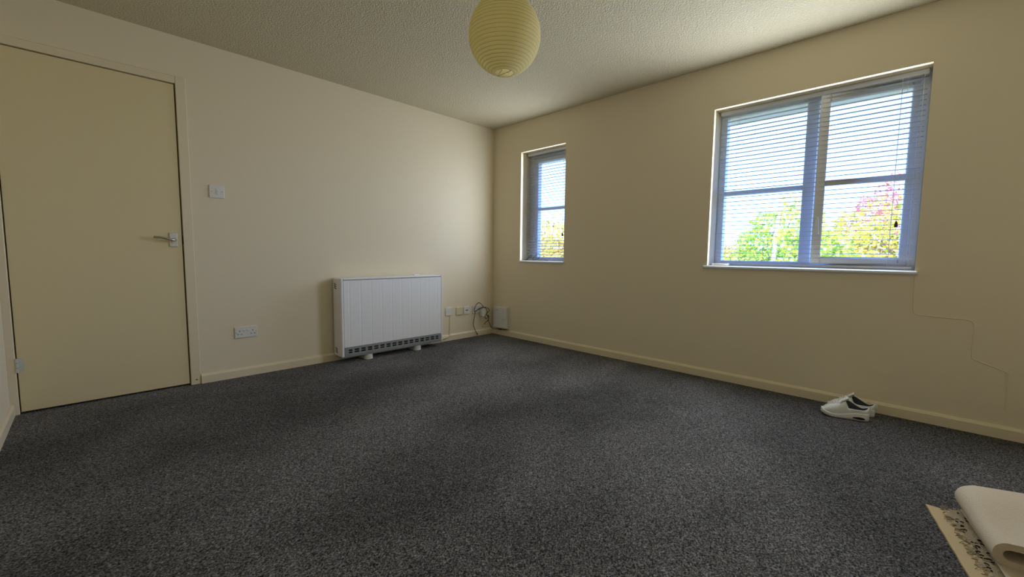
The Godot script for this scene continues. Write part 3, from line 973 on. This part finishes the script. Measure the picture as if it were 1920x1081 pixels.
# ==================================================================== shoes
func shoe(heel: Vector3, dir: Vector3, L: float, label: String, mirror: float) -> void:
	var t := thing("trainer", label, "shoe", heel, "white trainers by the skirting")
	var f := dir.normalized()
	var s := Vector3.UP.cross(f).normalized() * mirror
	# local: u along the shoe from heel (0) to toe (1), v sideways, w up
	var P := func(u: float, v: float, w: float) -> Vector3: return f * (u * L) + s * v + Vector3.UP * w
	var half := func(u: float) -> float:
		var k := 0.030 + 0.0115 * smoothstep(0.25, 0.75, u)
		var e := 1.0
		if u < 0.12:
			e = sqrt(maxf(0.0, 1.0 - pow((0.12 - u) / 0.12, 2.0)))
		if u > 0.78:
			e = sqrt(maxf(0.0, 1.0 - pow((u - 0.78) / 0.22, 2.0)))
		return k * maxf(e, 0.03)
	var lift := func(u: float) -> float: return 0.016 * pow(maxf(0.0, (u - 0.7) / 0.3), 2.0)
	var foam := func(u: float) -> float: return lerpf(0.042, 0.022, smoothstep(0.15, 0.75, u)) + lift.call(u)   # top of the midsole
	# midsole
	var b := MB.new()
	var rows := []
	var N := 34
	for i in N + 1:
		var u := float(i) / N
		var h: float = half.call(u) + 0.003
		var lo: float = lift.call(u)
		var hi: float = foam.call(u)
		rows.append([P.call(u, -h * 0.93, lo), P.call(u, -h * 1.03, lo + (hi - lo) * 0.35), P.call(u, -h, hi * 0.95), P.call(u, -h * 0.9, hi + 0.002), P.call(u, h * 0.9, hi + 0.002), P.call(u, h, hi * 0.95), P.call(u, h * 1.03, lo + (hi - lo) * 0.35), P.call(u, h * 0.93, lo)])
	b.grid(rows, true, true)
	var sole := place("midsole", b.done(), M.sole, t)
	for sd in [-1.0, 1.0]:
		var w := []
		for k in 21:
			var u := lerpf(0.10, 0.36, k / 20.0)
			var hh: float = half.call(u) + 0.0036
			var open := 0.0095 * sqrt(sin(PI * k / 20.0)) * (1.0 - 0.35 * k / 20.0)
			w.append([P.call(u, sd * hh * 1.035, 0.014 + open), P.call(u, sd * hh * 1.045, 0.014), P.call(u, sd * hh * 1.035, 0.014 - open * 0.7)])
		b = MB.new()
		b.grid(w)
		place("air_window", b.done(), M.window_black, sole)
		var line := []
		for k in 25:
			var u := lerpf(0.03, 0.95, k / 24.0)
			line.append(P.call(u, sd * (half.call(u) + 0.0035), foam.call(u) - 0.004))
		b = MB.new()
		b.tube(line, 0.0016, 6)
		place("foxing_line", b.done(), M.shoe, sole)
	# upper: arches from the midsole over the foot, open between the heel counter and the tongue
	var topline := func(u: float) -> float:   # height of the upper along its centre line
		if u > 0.52:
			var k := (u - 0.52) / 0.48
			return lerpf(0.100, 0.050, pow(k, 0.80)) * sqrt(maxf(0.02, 1.0 - pow(maxf(0.0, (u - 0.80) / 0.20), 2.6)))
		return 0.100
	var collar := func(u: float, sd: float) -> float:    # height of the rim of the opening: low on the outer side, high on the inner
		var heel_up := 0.016 * pow(maxf(0.0, 1.0 - u / 0.14), 1.4)
		if sd > 0.0:
			return 0.057 + heel_up + 0.045 * smoothstep(0.43, 0.54, u)
		return 0.060 + heel_up + 0.042 * smoothstep(0.10, 0.54, u)
	b = MB.new()
	var inner := MB.new()
	for sd in [-1.0, 1.0]:
		rows = []
		var irows := []
		var rim := []
		for i in N + 1:
			var u := 0.012 + 0.98 * i / N
			var h: float = half.call(u)
			var base: float = foam.call(u)
			var row := []
			var irow := []
			var open := u < 0.52
			var gap := 0.0
			if open:
				gap = 0.029 * sqrt(maxf(0.0, 1.0 - pow((u - 0.27) / 0.26, 2.0)))
			var up: float = maxf(base + 0.004, collar.call(u, sd) if open else maxf(topline.call(u), base + 0.006))
			for k in 11:
				var a := PI / 2 * k / 10.0
				var v: float = gap + (h - gap) * pow(cos(a), 0.75)
				var w: float = base - 0.002 + (up - base + 0.002) * pow(sin(a), 0.85)
				row.append(P.call(u, sd * v, w))
				irow.append(P.call(u, sd * maxf(gap - 0.001, 0.0) + sd * maxf(h - 0.004 - gap, 0.0005) * pow(cos(a), 0.75), base + (up - 0.002 - base) * pow(sin(a), 0.85)))
			rows.append(row)
			if open:
				irows.append(irow)
				rim.append(row[10])
		b.grid(rows)
		inner.grid(irows)
	var up_ := place("upper", b.done(), M.shoe, t)
	# insole closes the inside
	var insole := []
	for i in 16:
		var u := 0.03 + 0.6 * i / 15.0
		var h: float = half.call(u) - 0.003
		insole.append([P.call(u, -h, foam.call(u) + 0.006), P.call(u, h, foam.call(u) + 0.006)])
	inner.grid(insole)
	place("lining", inner.done(), M.lining, up_)
	# padded rim round the opening
	var loop := []
	for k in 41:
		var a := TAU * k / 40.0
		var u := 0.27 - 0.25 * cos(a)
		var g := 0.029 * sin(a)
		loop.append(P.call(u, g, (collar.call(u, 1.0 if g > 0.0 else -1.0) as float)))
	b = MB.new()
	b.tube(loop, 0.0038, 7, false)
	place("collar", b.done(), M.shoe, up_)
	# tongue
	rows = []
	for i in 9:
		var q := i / 8.0
		var u := lerpf(0.66, 0.46, q)
		var w := lerpf(0.084, 0.122, q)
		rows.append([P.call(u, -0.022, w - 0.006), P.call(u, -0.010, w), P.call(u, 0.010, w), P.call(u, 0.019, w - 0.006)])
	for i in 9:
		var q := 1.0 - i / 8.0
		var u := lerpf(0.66, 0.46, q) - 0.022
		var w := lerpf(0.081, 0.118, q) - 0.002
		rows.append([P.call(u, -0.019, w - 0.006), P.call(u, -0.010, w), P.call(u, 0.010, w), P.call(u, 0.019, w - 0.006)])
	b = MB.new()
	b.grid(rows)
	place("tongue", b.done(), M.shoe, t)
	# laces
	b = MB.new()
	for k in 4:
		var u := 0.56 + 0.055 * k
		var w: float = (topline.call(u) as float) + 0.0025
		b.tube(curve([P.call(u, -0.020, w - 0.010), P.call(u + 0.008, -0.008, w + 0.001), P.call(u + 0.010, 0.008, w + 0.001), P.call(u + 0.004, 0.020, w - 0.010)], 3), 0.0026, 6)
	for sd in [-1.0, 1.0]:
		var w0: float = topline.call(0.56)
		b.tube(curve([P.call(0.56, 0.0, w0 + 0.006), P.call(0.58, sd * 0.018, w0 + 0.010), P.call(0.63, sd * 0.030, w0 - 0.008), P.call(0.60, sd * 0.022, w0 - 0.004), P.call(0.56, 0.0, w0 + 0.005)], 4), 0.0022, 6)
	place("laces", b.done(), M.lace, t)
	# heel tab and side panel
	b = MB.new()
	b.tube(curve([P.call(0.012, 0, 0.040), P.call(-0.008, 0, 0.062), P.call(0.004, 0, 0.084)], 4), [0.005, 0.006, 0.007, 0.0075, 0.0075, 0.007, 0.006, 0.005, 0.004], 8)
	place("heel_tab", b.done(), M.shoe, t)


func shoes() -> void:
	shoe(Vector3(3.372, 0.001, 0.212), Vector3(-0.215, 0, 0.048), 0.222, "white trainer lying nearer the room, its dark opening in view", 1.0)
	shoe(Vector3(3.390, 0.001, 0.110), Vector3(-0.22, 0, 0.014), 0.222, "white trainer standing behind the other, against the skirting", 1.0)


# ==================================================================== folded rug and frayed mat
func rug_pile() -> void:
	# smooth backing sheet and the frayed, speckled weave lying on it
	var a := Vector3(3.600, 0, 1.118)      # far left corner
	var along := (Vector3(3.690, 0, 1.530) - a).normalized()
	var across := Vector3(along.z, 0, -along.x)
	if across.x < 0:
		across = -across
	var P := func(u: float, v: float, y: float) -> Vector3: return a + along * u + across * v + Vector3.UP * y
	var t := thing("frayed_mat", "frayed beige woven mat with dark flecks lying under the folded rug", "mat", a)
	var b := MB.new(a)
	var ol := []
	var n := 24
	for i in n + 1:
		var u := 0.62 * i / n
		ol.append(P.call(u, 0.0007 * sin(i * 1.7), 0.001))
	ol.append(P.call(0.62, 0.62, 0.001))
	ol.append(P.call(0.06, 0.62, 0.001))
	ol.append(P.call(0.012, 0.062, 0.001))
	b.prism(ol, Vector3(0, 0.006, 0))
	var bk := place("backing", b.done(), M.backing, t)
	bk.set_meta("label", "smooth beige backing strip")
	var rows := []
	for i in 61:
		var u := -0.002 + 0.62 * i / 60.0
		var row := []
		for k in 25:
			var v := 0.048 + 0.014 * sin(i * 0.9) * exp(-k * 0.8) + 0.56 * k / 24.0
			var y := 0.0085 + 0.0025 * sin(i * 1.1 + k * 0.6) * sin(k * 0.9 + i * 0.3) + 0.003 * minf(1.0, k / 4.0)
			row.append(P.call(u + 0.006 * sin(k * 2.1) * (1.0 if i == 0 else 0.0), v, y))
		rows.append(row)
	b = MB.new(a)
	b.grid(rows)
	var wv := place("woven_pile", b.done(), M.weave, t)
	wv.set_meta("label", "rough woven face with dark flecks")
	# frayed ends and dark flecks: nobody could count them
	b = MB.new(a)
	for i in 170:
		var e := i % 3
		var p: Vector3 = P.call(rng.randf_range(0.0, 0.6), 0.046 + rng.randf_range(-0.006, 0.012), 0.009) if e else P.call(0.002, rng.randf_range(0.04, 0.30), 0.012)
		var d := (-across if e else -along) * rng.randf_range(0.006, 0.015) + along * rng.randf_range(-0.012, 0.012)
		b.tube([p, p + d * 0.5 + Vector3.UP * rng.randf_range(-0.001, 0.003), p + d + Vector3.DOWN * 0.001], 0.0011, 4)
	var fr := place("fringe", b.done(), M.weave, t)
	fr.set_meta("kind", "stuff")
	b = MB.new(a)
	for i in 240:
		var u := rng.randf_range(0.0, 0.6)
		var v := 0.052 + 0.40 * pow(rng.randf(), 1.6)
		var p: Vector3 = P.call(u, v, 0.0135)
		var d: Vector3 = across.rotated(Vector3.UP, rng.randf_range(-0.7, 0.7)) * rng.randf_range(0.004, 0.012)
		b.tube([p, p + d * 0.5 + Vector3.UP * 0.001, p + d - Vector3.UP * 0.001], rng.randf_range(0.0012, 0.0026), 5)
	var fk := place("fleck", b.done(), M.speck, t)
	fk.set_meta("kind", "stuff")

	# thick cream rug folded over: a U of felt, fold to the left, its end towards the camera
	var c0 := Vector3(3.672, 0.0, 1.085)
	var ax := (Vector3(3.735, 0, 1.405) - c0).normalized()
	var sx := Vector3(ax.z, 0, -ax.x)
	if sx.x < 0:
		sx = -sx
	var q := thing("folded_rug", "thick cream felt rug folded double on top of the frayed mat", "rug", c0)
	rows = []
	var len := 0.345
	for i in 31:
		var f := i / 30.0
		var R := lerpf(0.044, 0.036, f) + 0.002 * sin(f * 7.0)     # outer half height of the fold
		var T := 0.021
		var y0 := 0.0185
		var row := []
		var w := 0.60
		# outer skin: top from the right edge to the fold, round, and back along the bottom
		for k in 9:
			var v := lerpf(w, R, k / 8.0)
			row.append(Vector3(v, y0 + 2.0 * R + 0.020 * sin(v * 5.0) * minf(1.0, v / 0.2) * (1.0 - f * 0.3) + 0.003 * sin(v * 23.0 + f * 5.0), 0))
		for k in range(1, 12):
			var an := PI / 2 + PI * k / 12.0
			row.append(Vector3(R + R * cos(an), y0 + R + R * sin(an), 0))
		for k in 6:
			row.append(Vector3(lerpf(R, w, k / 5.0), y0, 0))
		# inner skin back again
		for k in 6:
			row.append(Vector3(lerpf(w, R, k / 5.0), y0 + T, 0))
		for k in range(1, 12):
			var an := -PI / 2 - PI * k / 12.0
			var ri := maxf(R - T, 0.006)
			row.append(Vector3(R + ri * cos(an), y0 + R + ri * sin(an), 0))
		for k in 9:
			var v := lerpf(R, w, k / 8.0)
			row.append(Vector3(v, y0 + 2.0 * R - T + 0.020 * sin(v * 5.0) * minf(1.0, v / 0.2) * (1.0 - f * 0.3), 0))
		var out := []
		for p in row:
			# the near end of the upper layer runs away to the right; corners rounded
			var u := len * f
			u += 0.010 * sin(p.x * 9.0) * f - 0.05 * p.x * (1.0 - f)
			out.append(c0 + ax * u + sx * p.x + Vector3.UP * p.y)
		rows.append(out)
	b = MB.new(c0)
	b.grid(rows, true, true)
	# the two cut ends
	for e in [0, 30]:
		var r: Array = rows[e]
		var m: int = r.size()
		for k in m / 2 - 1:
			b.smooth(false)
			b.quad_out(r[k], r[k + 1], r[m - 2 - k], r[m - 1 - k], rows[15][10])
	var fold := place("felt", b.done(), M.felt, q)
	# a lower layer that sticks out towards the camera
	b = MB.new(c0)
	var lay := []
	for i in 13:
		var f := i / 12.0
		var row := []
		for k in 13:
			var v := 0.012 + 0.6 * k / 12.0
			row.append(c0 + ax * (0.02 + 0.62 * f) + sx * v + Vector3.UP * (0.0200 + 0.0012 * sin(v * 14.0 + f * 6.0) * f))
		lay.append(row)
	b.grid(lay)
	var low := place("under_layer", b.done(), M.felt, q)
